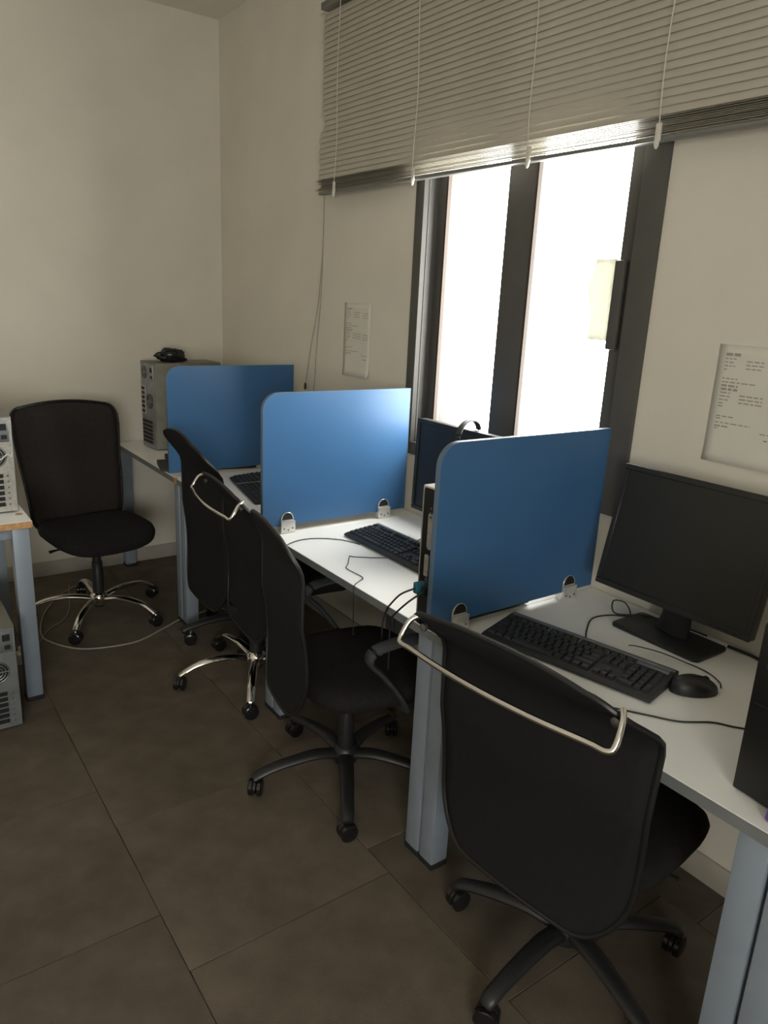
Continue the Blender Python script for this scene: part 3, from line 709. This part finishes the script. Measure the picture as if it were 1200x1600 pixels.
# crumpled black bag on the corner tower
rnd = random.Random(5); bmg = bmesh.new(); bmesh.ops.create_icosphere(bmg, subdivisions=4, radius=1)
for v in bmg.verts:
    n = v.co.normalized(); k = 1+.16*math.sin(n.x*5+n.z*4)+.10*math.sin(n.y*9+n.x*7)+.06*math.sin(n.z*15+n.y*11)
    v.co = Vector((n.x*.078*k, n.y*.055*k, max(-.0, .034+n.z*.040*k)))
me = bpy.data.meshes.new('black_bag'); bmg.to_mesh(me); bmg.free(); me.materials.append(M['bag'])
for p_ in me.polygons: p_.use_smooth = True
bo = bpy.data.objects.new('black_bag', me); C.objects.link(bo); bo.location = (1.475, 4.08, DZ+.4785)
tag(bo, 'crumpled black plastic bag on top of the corner tower', 'bag')
hd = MB().tube(smooth_path([(-.055,-.04,.03),(-.078,-.06,.045),(-.06,-.07,.062),(-.01,-.065,.066),(.02,-.05,.05)], 6), .006, 8, flat=.5).build('bag_handle', 'bag', bo)

# ------------------------------------------------------------------ cables and plug
def cable(name, label, pts, r=.0022, m='cable', n=6):
    o = Vector(pts[0]); q = MB().tube([p-o for p in smooth_path(pts, n)], r, 7)
    ob = q.build(name, m); ob.location = o; return tag(ob, label, 'cable')
z = DZ+.0025
cable('keyboard_cable', 'black cable looping from the near keyboard to the monitor', [(1.53,1.145,z),(1.60,1.20,z),(1.68,1.245,z),(1.745,1.235,z),(1.79,1.20,z+.003),(1.80,1.225,z+.03),(1.775,1.25,z+.034),(1.755,1.225,z+.008),(1.80,1.17,z+.012),(1.862,1.12,z),(1.872,1.0,z)])
cable('mouse_cable', 'thin cable of the near mouse running over the keyboard end', [(1.618,.808,DZ+.006),(1.65,.83,z),(1.672,.88,z),(1.662,.94,z+.004),(1.625,.985,DZ+.022),(1.575,1.02,DZ+.036),(1.56,1.035,DZ+.036)], .0016)
cable('desk_cable', 'thin black cable lying on the near desk below the mouse', [(1.318,.89,z),(1.36,.83,z),(1.40,.775,z),(1.46,.735,z),(1.485,.70,z),(1.52,.655,z),(1.545,.61,z)], .002)
cable('monitor_cable', 'thick black cable behind the near monitor base', [(1.858,.93,z+.002),(1.86,.86,z+.002),(1.84,.78,z+.002),(1.85,.69,z+.002),(1.87,.62,z+.002)], .0045)
cable('keyboard_cable', 'thin cable from the middle keyboard to the desk edge by the armrest chair', [(1.448,2.12,z),(1.42,2.19,z),(1.36,2.245,z),(1.29,2.265,z),(1.225,2.245,z),(1.203,2.235,DZ-.01),(1.204,2.23,DZ-.06),(1.25,2.23,DZ-.10)], .0018)
cable('earphone_wire', 'thin crooked grey wire on the bright middle desk', [(1.45,1.955,z),(1.40,1.985,z),(1.352,2.02,z),(1.345,2.03,z),(1.30,1.97,z),(1.27,1.93,z),(1.272,1.84,z),(1.24,1.815,z),(1.207,1.79,z),(1.202,1.785,DZ-.03),(1.204,1.78,DZ-.16)], .0015, 'cable', 4)
cable('video_cable', 'black cable from the blue plug over the desk edge', [(1.202,1.482,DZ+.105),(1.17,1.505,DZ+.085),(1.175,1.56,DZ+.03),(1.20,1.60,DZ+.002),(1.195,1.615,DZ-.05),(1.20,1.62,DZ-.16)], .0028)
cable('power_cable', 'second black cable hanging from the slim tower', [(1.208,1.458,DZ+.10),(1.17,1.475,DZ+.07),(1.165,1.53,DZ+.01),(1.185,1.565,DZ-.03),(1.19,1.57,DZ-.18)], .0028)
cable('monitor_cable', 'thin dark cable on the middle desk under the middle monitor', [(1.60,2.03,DZ+.034),(1.655,2.05,DZ+.006),(1.70,2.07,z),(1.75,2.05,z),(1.80,2.03,z)], .0018)
cable('keyboard_cable', 'thin pale cable crossing the keyboard behind the pointed chair back', [(1.39,3.06,DZ+.022),(1.45,3.03,DZ+.030),(1.52,2.99,DZ+.036),(1.58,2.93,DZ+.02),(1.63,2.85,z),(1.70,2.80,z)], .0016, 'gcable')
cable('floor_cable', 'pale cable curling across the carpet around the far chair', [(1.49,3.345,.004),(1.45,3.438,.004),(1.36,3.42,.004),(1.285,3.405,.004),(1.232,3.392,.004),(1.098,3.315,.004),(.968,3.25,.004),(.838,3.255,.004),(.72,3.30,.004),(.64,3.40,.004),(.60,3.52,.004),(.635,3.70,.004),(.70,3.86,.004),(.80,4.01,.004),(.90,4.10,.004)], .0042, 'gcable')
cable('wall_cable', 'thin cable on the carpet behind the left desk leg', [(.53,3.30,.003),(.57,3.44,.003),(.64,3.58,.003),(.74,3.68,.003),(.80,3.84,.003),(.86,4.12,.003)], .0025, 'gcable')
cable('hanging_cable', 'black cable hanging below the bright middle desk', [(1.79,1.95,.70),(1.80,1.94,.5),(1.84,1.92,.3),(1.80,1.88,.12),(1.72,1.9,.006)], .004)
cable('hanging_cable', 'black cable drooping under the near desk right of the chair', [(1.60,.95,.69),(1.66,.80,.50),(1.70,.65,.40),(1.72,.55,.42),(1.75,.48,.5)], .005)
pg = thing('power_adapter', 'cream power adapter lying on the carpet by the left desk leg', 'plug', (.475, 3.30, 0), math.radians(25))
MB().prism(rrect(.062,.05,.008), 'z', .0005, .052).build('body', 'plug', pg, bevel=.005)
MB().prism(rrect(.034,.03,.006), 'z', .052, .075, TR(.008,0,0)).build('collar', 'plug', pg, bevel=.003)
for s in (-1,1): MB().tube([(.03,s*.009,.03),(.05,s*.009,.032)], .0026, 8).build('pin', 'port', pg)
cable('loose_wire', 'white wire draped over the back of the tower on the left desk', [(.33,3.062,1.02),(.37,3.055,.985),(.42,3.052,.965),(.455,3.055,.985),(.468,3.06,.975),(.474,3.062,.99)], .003, 'pale_and_sheen')
